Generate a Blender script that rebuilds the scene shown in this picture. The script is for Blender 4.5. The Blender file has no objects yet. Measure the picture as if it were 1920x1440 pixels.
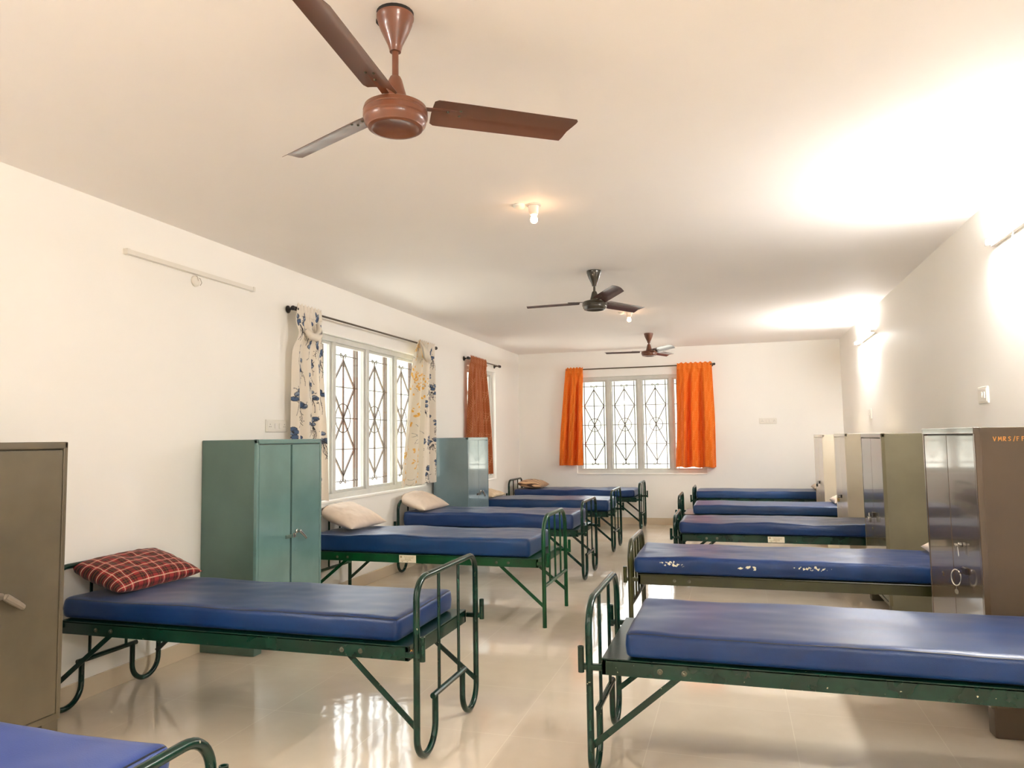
import bpy, bmesh, math, random
import numpy as np
from mathutils import Vector, Matrix, noise
from mathutils.bvhtree import BVHTree
random.seed(7)
PI = math.pi
S = bpy.context.scene
COL = S.collection

# ------------------------------------------------------------------ camera, world, light, exposure
A, B, D, H, Y0 = 3.704, 1.655, 12.614, 3.0, -2.4      # left wall x=-A, right wall x=B, far wall y=D, back wall y=Y0
CAMZ = 1.483
cd = bpy.data.cameras.new('camera'); cam = bpy.data.objects.new('camera', cd); COL.objects.link(cam)
cd.sensor_fit = 'HORIZONTAL'; cd.sensor_width = 36.0; cd.lens = 1367.52 / 1920 * 36.0
cd.clip_start = 0.02; cd.clip_end = 200
yaw, pitch, roll = 0.2948, 0.07486, -0.01473
_F = Vector((-math.sin(yaw) * math.cos(pitch), math.cos(yaw) * math.cos(pitch), math.sin(pitch)))
_R = Vector((math.cos(yaw), math.sin(yaw), 0)); _U = _R.cross(_F)
_r = math.cos(roll) * _R + math.sin(roll) * _U; _u = -math.sin(roll) * _R + math.cos(roll) * _U
cam.matrix_world = Matrix(((_r.x, _u.x, -_F.x, 0), (_r.y, _u.y, -_F.y, 0), (_r.z, _u.z, -_F.z, CAMZ), (0, 0, 0, 1)))
S.camera = cam
S.view_settings.view_transform = 'Standard'; S.view_settings.look = 'None'
S.view_settings.gamma = 1.0; S.view_settings.use_curve_mapping = False
S.view_settings.exposure = 1.80
S.cycles.max_bounces = 14; S.cycles.diffuse_bounces = 12; S.cycles.glossy_bounces = 6; S.cycles.transparent_max_bounces = 12
S.cycles.sample_clamp_indirect = 6.0
S.cycles.caustics_reflective = False; S.cycles.caustics_refractive = False

SKY = 1.75
w = bpy.data.worlds.new('daylight'); S.world = w; w.use_nodes = True
nt = w.node_tree; nt.nodes.clear()
def wn(t, **k):
    n = nt.nodes.new(t)
    for a_, b_ in k.items(): setattr(n, a_, b_)
    return n
tc = wn('ShaderNodeTexCoord'); sep = wn('ShaderNodeSeparateXYZ'); nt.links.new(tc.outputs['Generated'], sep.inputs[0])
nz = wn('ShaderNodeTexNoise'); nz.inputs['Scale'].default_value = 7.0; nz.inputs['Detail'].default_value = 5.0
nt.links.new(tc.outputs['Generated'], nz.inputs['Vector'])
ad = wn('ShaderNodeMath', operation='MULTIPLY_ADD'); nt.links.new(nz.outputs['Fac'], ad.inputs[0]); ad.inputs[1].default_value = -0.30
nt.links.new(sep.outputs['Z'], ad.inputs[2])
cr = wn('ShaderNodeValToRGB'); nt.links.new(ad.outputs[0], cr.inputs[0])
e = cr.color_ramp.elements
e[0].position = 0.0; e[0].color = (1.05, 0.98, 0.86, 1)          # the ground outside, below the horizon
e[1].position = 1.0; e[1].color = (0.95, 0.97, 1.0, 1)
mp = wn('ShaderNodeMapRange'); mp.inputs['From Min'].default_value = -0.5; mp.inputs['From Max'].default_value = 0.5
nt.links.new(ad.outputs[0], mp.inputs['Value']); nt.links.new(mp.outputs[0], cr.inputs[0])
for p_, c_ in ((0.27, (1.05, 0.98, 0.86, 1)), (0.33, (0.42, 0.43, 0.36, 1)), (0.46, (0.42, 0.46, 0.38, 1)), (0.50, (0.95, 0.96, 0.97, 1))):
    k_ = cr.color_ramp.elements.new(p_); k_.color = c_
bg = wn('ShaderNodeBackground'); bg.inputs['Strength'].default_value = SKY; nt.links.new(cr.outputs[0], bg.inputs[0])
ow = wn('ShaderNodeOutputWorld'); nt.links.new(bg.outputs[0], ow.inputs[0])

def portal(loc, rot, sx, sy):
    l = bpy.data.lights.new('window_portal', 'AREA'); l.shape = 'RECTANGLE'; l.size = sx; l.size_y = sy
    l.cycles.is_portal = True
    o = bpy.data.objects.new('window_portal', l); COL.objects.link(o); o.location = loc; o.rotation_euler = rot
W1 = (5.65, 8.46, 0.92, 2.52); W2 = (9.95, 11.26, 0.85, 2.57); W3 = (-2.66, -0.46, 0.86, 2.54)
portal((-A - .235, (W1[0] + W1[1]) / 2, (W1[2] + W1[3]) / 2), (0, -PI / 2, 0), W1[3] - W1[2], W1[1] - W1[0])
portal((-A - .235, (W2[0] + W2[1]) / 2, (W2[2] + W2[3]) / 2), (0, -PI / 2, 0), W2[3] - W2[2], W2[1] - W2[0])
portal(((W3[0] + W3[1]) / 2, D + .235, (W3[2] + W3[3]) / 2), (-PI / 2, 0, 0), W3[1] - W3[0], W3[3] - W3[2])

# ------------------------------------------------------------------ materials
def nodes_of(m):
    t = m.node_tree
    return t, t.nodes['Principled BSDF']
def mat(name, col, rough=.5, metal=0., coat=0., coat_r=.1, spec=.5, var=0., vscale=6., bump=0., bscale=40., rvar=0., emit=None, es=0.):
    m = bpy.data.materials.new(name); m.use_nodes = True
    t, p = nodes_of(m)
    p.inputs['Base Color'].default_value = (*col, 1); p.inputs['Roughness'].default_value = rough
    p.inputs['Metallic'].default_value = metal; p.inputs['Specular IOR Level'].default_value = spec
    p.inputs['Coat Weight'].default_value = coat; p.inputs['Coat Roughness'].default_value = coat_r
    if emit: p.inputs['Emission Color'].default_value = (*emit, 1); p.inputs['Emission Strength'].default_value = es
    co = None
    if var or bump or rvar:
        co = t.nodes.new('ShaderNodeTexCoord')
    if var or rvar:
        n = t.nodes.new('ShaderNodeTexNoise'); n.inputs['Scale'].default_value = vscale; n.inputs['Detail'].default_value = 4
        t.links.new(co.outputs['Object'], n.inputs['Vector'])
        if var:
            r = t.nodes.new('ShaderNodeValToRGB')
            r.color_ramp.elements[0].position = .3; r.color_ramp.elements[1].position = .7
            r.color_ramp.elements[0].color = (*[max(0, c * (1 - var)) for c in col], 1)
            r.color_ramp.elements[1].color = (*[min(1, c * (1 + var)) for c in col], 1)
            t.links.new(n.outputs['Fac'], r.inputs[0]); t.links.new(r.outputs[0], p.inputs['Base Color'])
        if rvar:
            q = t.nodes.new('ShaderNodeMapRange'); q.inputs['To Min'].default_value = max(0, rough - rvar); q.inputs['To Max'].default_value = rough + rvar
            t.links.new(n.outputs['Fac'], q.inputs['Value']); t.links.new(q.outputs[0], p.inputs['Roughness'])
    if bump:
        n2 = t.nodes.new('ShaderNodeTexNoise'); n2.inputs['Scale'].default_value = bscale; n2.inputs['Detail'].default_value = 3
        t.links.new(co.outputs['Object'], n2.inputs['Vector'])
        b = t.nodes.new('ShaderNodeBump'); b.inputs['Strength'].default_value = bump; b.inputs['Distance'].default_value = .01
        t.links.new(n2.outputs['Fac'], b.inputs['Height']); t.links.new(b.outputs[0], p.inputs['Normal'])
    return m
def colmat(name, rough=.8, spec=.3, sheen=0., trans=0.):
    m = bpy.data.materials.new(name); m.use_nodes = True
    t, p = nodes_of(m)
    at = t.nodes.new('ShaderNodeAttribute'); at.attribute_name = 'print'
    t.links.new(at.outputs['Color'], p.inputs['Base Color'])
    p.inputs['Roughness'].default_value = rough; p.inputs['Specular IOR Level'].default_value = spec
    p.inputs['Sheen Weight'].default_value = sheen
    if trans:
        tr = t.nodes.new('ShaderNodeBsdfTranslucent'); t.links.new(at.outputs['Color'], tr.inputs[0])
        mx = t.nodes.new('ShaderNodeMixShader'); mx.inputs[0].default_value = trans
        t.links.new(p.outputs[0], mx.inputs[1]); t.links.new(tr.outputs[0], mx.inputs[2])
        t.links.new(mx.outputs[0], t.nodes['Material Output'].inputs[0])
    return m

M_wall = mat('cream_wall_paint', (.905, .885, .84), .55, var=.015, vscale=1.2, bump=.03, bscale=60)
M_ceil = mat('ceiling_paint', (.905, .868, .838), .7, var=.02, vscale=.8)
M_skirt = mat('skirting_tile', (.66, .56, .42), .15, spec=.5)
M_frame = mat('window_paint', (.62, .62, .58), .4, var=.05, vscale=8)
M_grille = mat('grille_iron', (.13, .085, .065), .5)
M_grille_w = mat('painted_grille_iron', (.30, .29, .27), .5)
def chips(m, col=(.42, .38, .26), th=.735, sc=55):
    t, p = nodes_of(m); src = p.inputs['Base Color'].links[0].from_socket
    co = t.nodes.new('ShaderNodeTexCoord'); n = t.nodes.new('ShaderNodeTexNoise'); n.inputs['Scale'].default_value = sc; n.inputs['Detail'].default_value = 3
    t.links.new(co.outputs['Object'], n.inputs['Vector'])
    g = t.nodes.new('ShaderNodeMath'); g.operation = 'GREATER_THAN'; g.inputs[1].default_value = th; t.links.new(n.outputs['Fac'], g.inputs[0])
    x = t.nodes.new('ShaderNodeMixRGB'); t.links.new(g.outputs[0], x.inputs[0]); t.links.new(src, x.inputs[1]); x.inputs[2].default_value = (*col, 1)
    t.links.new(x.outputs[0], p.inputs['Base Color'])
M_green = mat('dark_green_enamel', (.001, .020, .012), .26, coat=.1, coat_r=.12, spec=.35, var=.35, vscale=9)
M_green2 = mat('leaf_green_enamel', (.001, .046, .013), .28, coat=.1, coat_r=.12, spec=.35, var=.3, vscale=9)
M_olive = mat('olive_enamel', (.024, .026, .004), .3, coat=.3, coat_r=.15, var=.3, vscale=7)
chips(M_green); chips(M_green2, th=.75); chips(M_olive, (.30, .14, .06), .74)
M_bolt = mat('worn_bolt', (.10, .10, .07), .4, metal=.6)
M_white = mat('white_plastic', (.80, .77, .70), .35)
M_porc = mat('porcelain', (.80, .70, .60), .3)
M_steel = mat('bright_steel', (.55, .55, .52), .22, metal=1)
M_dark = mat('black_metal', (.018, .014, .011), .35)
M_hole = mat('black_gap', (.008, .006, .005), .8)
M_rod = mat('bronze_rod', (.10, .075, .05), .28, metal=.8)
M_brown = mat('brown_fan_enamel', (.140, .044, .018), .36, coat=.3, var=.12, vscale=12)
M_blade1 = mat('brown_blade_enamel', (.100, .034, .016), .36, coat=.25, var=.1, vscale=5)
M_blackfan = mat('dark_bronze_enamel', (.035, .026, .014), .3, coat=.3)
M_maroon = mat('maroon_blade_enamel', (.060, .022, .022), .33, coat=.3)
M_paper = mat('paper_sticker', (.78, .72, .58), .6)
M_ink = mat('printed_ink', (.38, .30, .16), .7)
M_orangep = mat('orange_marker_paint', (.75, .33, .07), .5)
M_pipe = mat('mattress_piping_black', (.012, .014, .022), .4)
M_wire = mat('wire_grey', (.45, .40, .34), .5)
M_tube = mat('lit_tube', (1, 1, 1), .4, emit=(1, .98, .95), es=158)
M_bulb = mat('lit_bulb', (1, .85, .6), .3, emit=(1, .56, .28), es=15)

def glass():
    m = bpy.data.materials.new('window_glass'); m.use_nodes = True; t = m.node_tree
    t.nodes.remove(t.nodes['Principled BSDF'])
    a = t.nodes.new('ShaderNodeBsdfTransparent'); a.inputs[0].default_value = (.95, .97, .96, 1)
    g = t.nodes.new('ShaderNodeBsdfGlossy'); g.inputs['Roughness'].default_value = .02
    x = t.nodes.new('ShaderNodeMixShader'); x.inputs[0].default_value = .05
    t.links.new(a.outputs[0], x.inputs[1]); t.links.new(g.outputs[0], x.inputs[2]); t.links.new(x.outputs[0], t.nodes['Material Output'].inputs[0])
    return m
M_glass = glass()

def floor_mat():
    m = bpy.data.materials.new('polished_floor_tile'); m.use_nodes = True; t, p = nodes_of(m)
    co = t.nodes.new('ShaderNodeTexCoord'); sp = t.nodes.new('ShaderNodeSeparateXYZ'); t.links.new(co.outputs['Object'], sp.inputs[0])
    def mth(op, a, b=None, c=None):
        n = t.nodes.new('ShaderNodeMath'); n.operation = op
        for i, v in enumerate((a, b, c)):
            if v is None: continue
            if isinstance(v, (int, float)): n.inputs[i].default_value = v
            else: t.links.new(v, n.inputs[i])
        return n.outputs[0]
    def joint(o, off):
        f = mth('FRACT', mth('DIVIDE', mth('SUBTRACT', o, off), .68))
        d = mth('MINIMUM', f, mth('SUBTRACT', 1.0, f))
        return mth('LESS_THAN', d, .0026)
    j = mth('MAXIMUM', joint(sp.outputs['X'], .907 - 6.8), joint(sp.outputs['Y'], 4.28 - 13.6))
    cx = mth('FLOOR', mth('DIVIDE', mth('SUBTRACT', sp.outputs['X'], .907 - 6.8), .68))
    cy = mth('FLOOR', mth('DIVIDE', mth('SUBTRACT', sp.outputs['Y'], 4.28 - 13.6), .68))
    cb = t.nodes.new('ShaderNodeCombineXYZ'); t.links.new(cx, cb.inputs[0]); t.links.new(cy, cb.inputs[1])
    wnz = t.nodes.new('ShaderNodeTexWhiteNoise'); t.links.new(cb.outputs[0], wnz.inputs['Vector'])
    n = t.nodes.new('ShaderNodeTexNoise'); n.inputs['Scale'].default_value = 2.2; n.inputs['Detail'].default_value = 6
    t.links.new(co.outputs['Object'], n.inputs['Vector'])
    r = t.nodes.new('ShaderNodeValToRGB'); r.color_ramp.elements[0].position = .3; r.color_ramp.elements[1].position = .72
    r.color_ramp.elements[0].color = (.68, .585, .46, 1); r.color_ramp.elements[1].color = (.78, .69, .56, 1)
    t.links.new(mth('MULTIPLY_ADD', wnz.outputs['Value'], .10, mth('SUBTRACT', n.outputs['Fac'], .05)), r.inputs[0])
    mx = t.nodes.new('ShaderNodeMixRGB'); t.links.new(j, mx.inputs[0]); t.links.new(r.outputs[0], mx.inputs[1]); mx.inputs[2].default_value = (.82, .74, .60, 1)
    t.links.new(mx.outputs[0], p.inputs['Base Color'])
    p.inputs['Roughness'].default_value = .07; p.inputs['Specular IOR Level'].default_value = .8
    nb = t.nodes.new('ShaderNodeTexNoise'); nb.inputs['Scale'].default_value = 9; nb.inputs['Detail'].default_value = 1.5
    t.links.new(co.outputs['Object'], nb.inputs['Vector'])
    b = t.nodes.new('ShaderNodeBump'); b.inputs['Strength'].default_value = .05; b.inputs['Distance'].default_value = .02
    t.links.new(nb.outputs['Fac'], b.inputs['Height']); t.links.new(b.outputs[0], p.inputs['Normal'])
    return m
M_floor = floor_mat()

def rexine(name, col, col2, rough=.36, peel=None):
    """blue leathercloth; peel = list of (x, z, half_x, half_z) spots in object space on the side facing local -y"""
    m = bpy.data.materials.new(name); m.use_nodes = True; t, p = nodes_of(m)
    co = t.nodes.new('ShaderNodeTexCoord')
    n = t.nodes.new('ShaderNodeTexNoise'); n.inputs['Scale'].default_value = 3.5; n.inputs['Detail'].default_value = 6
    t.links.new(co.outputs['Object'], n.inputs['Vector'])
    r = t.nodes.new('ShaderNodeValToRGB'); r.color_ramp.elements[0].position = .35; r.color_ramp.elements[1].position = .7
    r.color_ramp.elements[0].color = (*col, 1); r.color_ramp.elements[1].color = (*col2, 1)
    t.links.new(n.outputs['Fac'], r.inputs[0]); last = r.outputs[0]
    if peel:
        sp = t.nodes.new('ShaderNodeSeparateXYZ'); t.links.new(co.outputs['Object'], sp.inputs[0])
        pn = t.nodes.new('ShaderNodeTexNoise'); pn.inputs['Scale'].default_value = 45; pn.inputs['Detail'].default_value = 4
        t.links.new(co.outputs['Object'], pn.inputs['Vector'])
        tot = None
        for (x, z, hx, hz) in peel:
            a = t.nodes.new('ShaderNodeMath'); a.operation = 'MULTIPLY_ADD'; a.inputs[1].default_value = 1 / hx; a.inputs[2].default_value = -x / hx; t.links.new(sp.outputs['X'], a.inputs[0])
            c = t.nodes.new('ShaderNodeMath'); c.operation = 'MULTIPLY_ADD'; c.inputs[1].default_value = 1 / hz; c.inputs[2].default_value = -z / hz; t.links.new(sp.outputs['Z'], c.inputs[0])
            a2 = t.nodes.new('ShaderNodeMath'); a2.operation = 'MULTIPLY'; t.links.new(a.outputs[0], a2.inputs[0]); t.links.new(a.outputs[0], a2.inputs[1])
            c2 = t.nodes.new('ShaderNodeMath'); c2.operation = 'MULTIPLY_ADD'; t.links.new(c.outputs[0], c2.inputs[0]); t.links.new(c.outputs[0], c2.inputs[1]); t.links.new(a2.outputs[0], c2.inputs[2])
            g = t.nodes.new('ShaderNodeMath'); g.operation = 'MULTIPLY_ADD'; g.inputs[1].default_value = -.16; g.inputs[2].default_value = .16; t.links.new(c2.outputs[0], g.inputs[0])
            if tot is None: tot = g.outputs[0]
            else:
                q = t.nodes.new('ShaderNodeMath'); q.operation = 'MAXIMUM'; t.links.new(tot, q.inputs[0]); t.links.new(g.outputs[0], q.inputs[1]); tot = q.outputs[0]
        s_ = t.nodes.new('ShaderNodeMath'); s_.operation = 'ADD'; t.links.new(tot, s_.inputs[0]); t.links.new(pn.outputs['Fac'], s_.inputs[1])
        gt = t.nodes.new('ShaderNodeMath'); gt.operation = 'GREATER_THAN'; gt.inputs[1].default_value = .64; t.links.new(s_.outputs[0], gt.inputs[0])
        mx = t.nodes.new('ShaderNodeMixRGB'); t.links.new(gt.outputs[0], mx.inputs[0]); t.links.new(last, mx.inputs[1]); mx.inputs[2].default_value = (.72, .68, .50, 1)
        last = mx.outputs[0]
    t.links.new(last, p.inputs['Base Color'])
    p.inputs['Roughness'].default_value = rough; p.inputs['Specular IOR Level'].default_value = .40
    p.inputs['Sheen Weight'].default_value = .10; p.inputs['Sheen Roughness'].default_value = .35
    n2 = t.nodes.new('ShaderNodeTexNoise'); n2.inputs['Scale'].default_value = 260; t.links.new(co.outputs['Object'], n2.inputs['Vector'])
    b = t.nodes.new('ShaderNodeBump'); b.inputs['Strength'].default_value = .12; b.inputs['Distance'].default_value = .004
    t.links.new(n2.outputs['Fac'], b.inputs['Height']); t.links.new(b.outputs[0], p.inputs['Normal'])
    return m
M_rex = rexine('blue_rexine', (.001, .0185, .088), (.003, .029, .122))
M_rex_sheen = rexine('blue_rexine_painted_sheen', (.022, .050, .22), (.035, .072, .27), .42)  # base blue lightened: a reflection painted into the colour
M_rex_teal = rexine('deep_blue_rexine', (.0015, .027, .105), (.004, .038, .14))

M_pillow_plaid = colmat('plaid_cotton', .85, .2, .1)
M_pillow_cream = mat('cream_pillow_cotton', (.70, .58, .47), .85, var=.07, vscale=7)
M_pillow_beige = mat('beige_pillow_cotton', (.66, .52, .34), .85, var=.12, vscale=9)
M_pillow_stripe = colmat('striped_cotton', .85, .2, .1)
M_print = colmat('printed_curtain_cotton', .85, .2, .1, .22)
M_orange = colmat('orange_curtain_fabric', .75, .25, .1, .25)

def cabpaint(name, col, rough=.16, var=.14, spec=.5, coat=.7):
    return mat(name, col, rough, coat=coat, coat_r=.06, var=var, vscale=2.5, spec=spec)
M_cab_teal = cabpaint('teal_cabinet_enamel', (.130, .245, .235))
M_cab_teal_shade = cabpaint('teal_cabinet_shaded_side', (.080, .138, .112), .4, .12, coat=.15)  # darker copy of the door teal: shade on camera-facing side put into colour
M_cab_blue = cabpaint('blue_grey_cabinet_enamel', (.175, .255, .285))
M_cab_olive = cabpaint('olive_cabinet_enamel', (.120, .098, .060), .35, .22, coat=.2)
M_cab_brown = cabpaint('brown_cabinet_enamel', (.105, .074, .047), .2, .10)
M_cab_mud = cabpaint('mud_grey_cabinet_enamel', (.125, .108, .062), .22, .15)
M_cab_brown_side = cabpaint('brown_cabinet_side_enamel', (.105, .074, .047), .5, .10, coat=.08)
M_cab_mud_side = cabpaint('mud_grey_cabinet_side_enamel', (.125, .108, .062), .5, .15, coat=.08)
M_cab_cream = cabpaint('cream_cabinet_enamel', (.78, .69, .53), .3, .05)
M_cab_ivory = cabpaint('ivory_cabinet_enamel', (.70, .63, .50), .3, .05)

# ------------------------------------------------------------------ mesh builder
class MB:
    def __init__(s): s.v = []; s.f = []; s.wn = False
    def add(s, vs, fs):
        o = len(s.v); s.v += [Vector(v) for v in vs]; s.f += [tuple(i + o for i in f) for f in fs]; return s
    def box(s, lo, hi):
        (a, b, c), (d, e, f) = lo, hi
        return s.add([(a, b, c), (d, b, c), (d, e, c), (a, e, c), (a, b, f), (d, b, f), (d, e, f), (a, e, f)],
                     [(0, 3, 2, 1), (4, 5, 6, 7), (0, 1, 5, 4), (1, 2, 6, 5), (2, 3, 7, 6), (3, 0, 4, 7)])
    def rbox(s, lo, hi, r=.004, seg=2):
        s.wn = True; bm = bmesh.new(); bmesh.ops.create_cube(bm, size=1)
        for v in bm.verts: v.co = Vector([lo[i] + (v.co[i] + .5) * (hi[i] - lo[i]) for i in range(3)])
        bmesh.ops.bevel(bm, geom=list(bm.edges), offset=r, segments=seg, profile=.6, affect='EDGES')
        bm.verts.ensure_lookup_table(); bm.verts.index_update()
        s.add([v.co.copy() for v in bm.verts], [[v.index for v in f.verts] for f in bm.faces]); bm.free(); return s
    def bar(s, p, q, w, d, side=None):
        p, q = Vector(p), Vector(q); t = (q - p).normalized()
        a = Vector(side) if side is not None else (Vector((0, 0, 1)) if abs(t.z) < .9 else Vector((1, 0, 0)))
        a = (a - t * a.dot(t)).normalized(); b = t.cross(a)
        vs = [c + a * sx * w / 2 + b * sy * d / 2 for c in (p, q) for sx, sy in ((-1, -1), (1, -1), (1, 1), (-1, 1))]
        return s.add(vs, [(3, 2, 1, 0), (4, 5, 6, 7), (0, 1, 5, 4), (1, 2, 6, 5), (2, 3, 7, 6), (3, 0, 4, 7)])
    def tube(s, path, r, n=10, caps=True, closed=False):
        P = [Vector(p) for p in path]; m = len(P); rings = []
        rr = r if hasattr(r, '__len__') else [r] * m
        T = []
        for i in range(m):
            a = P[(i - 1) % m] if (closed or i > 0) else P[i]; b = P[(i + 1) % m] if (closed or i < m - 1) else P[i]
            T.append((b - a).normalized())
        u = Vector((0, 0, 1)) if abs(T[0].z) < .9 else Vector((1, 0, 0))
        u = (u - T[0] * u.dot(T[0])).normalized()
        vs = []
        for i in range(m):
            u = (u - T[i] * u.dot(T[i])).normalized(); w_ = T[i].cross(u)
            for k in range(n):
                an = 2 * PI * k / n; vs.append(P[i] + (u * math.cos(an) + w_ * math.sin(an)) * rr[i])
        fs = []
        for i in range(m if closed else m - 1):
            j = (i + 1) % m
            for k in range(n): fs.append((i * n + k, i * n + (k + 1) % n, j * n + (k + 1) % n, j * n + k))
        if caps and not closed: fs += [tuple(range(n - 1, -1, -1)), tuple((m - 1) * n + k for k in range(n))]
        return s.add(vs, fs)
    def lathe(s, prof, org=(0, 0, 0), axis=(0, 0, 1), n=28):
        ax = Vector(axis).normalized(); u = Vector((1, 0, 0)) if abs(ax.x) < .9 else Vector((0, 1, 0))
        u = (u - ax * u.dot(ax)).normalized(); w_ = ax.cross(u); o = Vector(org); vs = []
        for r, h in prof:
            for k in range(n):
                an = 2 * PI * k / n; vs.append(o + ax * h + (u * math.cos(an) + w_ * math.sin(an)) * max(r, 1e-5))
        fs = []
        m = len(prof)
        for i in range(m - 1):
            for k in range(n): fs.append((i * n + k, i * n + (k + 1) % n, (i + 1) * n + (k + 1) % n, (i + 1) * n + k))
        fs += [tuple(range(n - 1, -1, -1)), tuple((m - 1) * n + k for k in range(n))]
        return s.add(vs, fs)
    def ball(s, c, r, n=12):
        return s.lathe([(r * math.sin(PI * i / n), -r * math.cos(PI * i / n)) for i in range(n + 1)], c, n=max(8, n))
    def grid(s, fn, nu, nv):
        return s.add([fn(i / (nu - 1), j / (nv - 1)) for j in range(nv) for i in range(nu)],
                     [(j * nu + i, j * nu + i + 1, (j + 1) * nu + i + 1, (j + 1) * nu + i) for j in range(nv - 1) for i in range(nu - 1)])
    def build(s, name, m, parent=None, sharp=35, smooth=True, colors=None):
        me = bpy.data.meshes.new(name); me.from_pydata([tuple(v) for v in s.v], [], s.f); me.materials.append(m)
        bm = bmesh.new(); bm.from_mesh(me); bmesh.ops.recalc_face_normals(bm, faces=bm.faces) if colors is None else None; bm.to_mesh(me); bm.free()
        if smooth:
            me.polygons.foreach_set('use_smooth', [True] * len(me.polygons)); me.set_sharp_from_angle(angle=math.radians(sharp))
        if colors is not None:
            at = me.color_attributes.new('print', 'FLOAT_COLOR', 'POINT')
            arr = np.ones((len(me.vertices), 4), np.float32); arr[:, :3] = colors; at.data.foreach_set('color', arr.ravel())
        me.update()
        o = bpy.data.objects.new(name, me); COL.objects.link(o)
        if s.wn and smooth:
            o.modifiers.new('flat_faces', 'WEIGHTED_NORMAL').keep_sharp = True
        if parent: o.parent = parent
        return o

def tag(o, label=None, cat=None, group=None, kind=None):
    if label: o['label'] = label
    if cat: o['category'] = cat
    if group: o['group'] = group
    if kind: o['kind'] = kind
    return o
def thing(name, label, cat, loc=(0, 0, 0), rz=0, group=None):
    o = bpy.data.objects.new(name, None); COL.objects.link(o); o.location = loc; o.rotation_euler = (0, 0, rz)
    o.empty_display_size = .1
    return tag(o, label, cat, group)
def copy_tree(o, parent=None):
    c = o.copy(); COL.objects.link(c); c.parent = parent
    for ch in list(o.children): copy_tree(ch, c)
    return c
def struct(o): o['kind'] = 'structure'; return o
def fillet(pts, r, seg=8):
    P = [Vector(p) for p in pts]; out = [P[0]]
    for i in range(1, len(P) - 1):
        a, b, c = P[i - 1], P[i], P[i + 1]; u = (a - b).normalized(); v = (c - b).normalized()
        rr = r[i] if hasattr(r, '__len__') else r
        ang = u.angle(v); d = min(rr / math.tan(ang / 2), (a - b).length * .499, (c - b).length * .499); R_ = d * math.tan(ang / 2)
        cen = b + (u + v).normalized() * (R_ / math.sin(ang / 2)); s0 = b + u * d - cen; s1 = b + v * d - cen
        tot = s0.angle(s1); ax = s0.cross(s1).normalized()
        for k in range(seg + 1): out.append(cen + Matrix.Rotation(tot * k / seg, 3, ax) @ s0)
    out.append(P[-1]); return out

# ------------------------------------------------------------------ room shell
T = .23
struct(MB().box((-A - T, Y0 - T, -.15), (B + T, D + T, 0)).build('floor', M_floor, smooth=False))
struct(MB().box((-A - T, Y0 - T, H), (B + T, D + T, H + .15)).build('ceiling', M_ceil, smooth=False))
def wall(name, t0, t1, holes, P):
    """P maps (t, d, z) to world; d=0 inner face, d=T outer"""
    mb = MB(); ts = sorted({t0, t1} | {h[0] for h in holes} | {h[1] for h in holes})
    for a_, b_ in zip(ts[:-1], ts[1:]):
        h = [q for q in holes if q[0] <= a_ + 1e-6 and q[1] >= b_ - 1e-6]
        for z0, z1 in ([(0, H)] if not h else [(0, h[0][2]), (h[0][3], H)]):
            p, q = P(a_, 0, z0), P(b_, T, z1)
            mb.box([min(p[i], q[i]) for i in range(3)], [max(p[i], q[i]) for i in range(3)])
    return struct(mb.build(name, M_wall, smooth=False))
PL = lambda t, d, z: (-A - d, t, z)
PF = lambda t, d, z: (t, D + d, z)
PB = lambda t, d, z: (t, Y0 - d, z)
PR = lambda t, d, z: (B + d, t, z)
wall('wall_left', Y0, D, [W1, W2], PL)
wall('wall_far', -A - T, B + T, [W3], PF)
wall('wall_right', Y0, D, [], PR)
wall('wall_back', -A - T, B + T, [], PB)
def skirt(name, lo, hi): struct(MB().rbox(lo, hi, .003, 1).build(name, M_skirt))
skirt('baseboard_left', (-A, Y0, 0), (-A + .012, D, .115)); skirt('baseboard_right', (B - .012, Y0, 0), (B, D, .115))
skirt('baseboard_far', (-A + .012, D - .012, 0), (B - .012, D, .115))

def grille(P, c, hw, z0, z1, m, parent, w=.016, dep=.006, dd=.15, gr=.003):
    mb = MB(); Zs = lambda f: z1 + (z0 - z1) * f
    def L(t0_, f0, t1_, f1, ww=.016):
        mb.bar(P(c + t0_, dd, Zs(f0)), P(c + t1_, dd, Zs(f1)), max(w * .45, gr * 2), ww, side=Vector(P(1, 0, 0)) - Vector(P(0, 0, 0)))
    k = hw * .72; k2 = hw * .90
    for t_ in (-k, k, k2, -k2): L(t_, 0, t_, 1, .022)
    L(0, .09, 0, .93)
    for f in (.065, .285, .5, .715, .935): mb.tube([P(c - hw, dd, Zs(f)), P(c + hw, dd, Zs(f))], gr, 6)
    for f0, f1 in ((.10, .285), (.285, .5), (.5, .715), (.715, .90)):
        o = f0 in (.10, .5)
        for sg in (-1, 1): L(0 if o else sg * k, f0, sg * k if o else 0, f1)
    zc = Zs(.5); mb.tube([P(c + .47 * hw * math.cos(a_), dd, zc + .47 * hw * math.sin(a_)) for a_ in [2 * PI * i / 28 for i in range(28)]], .0005 + gr, 6, closed=True)
    for f in (.285, .5, .715): mb.ball(P(c, dd, Zs(f)), .013, 8)
    for f, sg in ((.10, 1), (.90, -1)):
        for sx in (-1, 1):
            pts = []
            for i in range(15):
                an = -PI / 2 + i / 14 * PI * 1.55; r_ = .032 - .010 * i / 14
                pts.append(P(c + sx * (.034 - r_ * math.cos(an + PI / 2 - .2)), dd, Zs(f) + sg * (.0 + .045 + r_ * math.sin(an + .6))))
            pts = [P(c, dd, Zs(f) - sg * .03)] + pts
            mb.tube(pts, .0055, 6)
    return mb.build('grille', m, parent)

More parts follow.
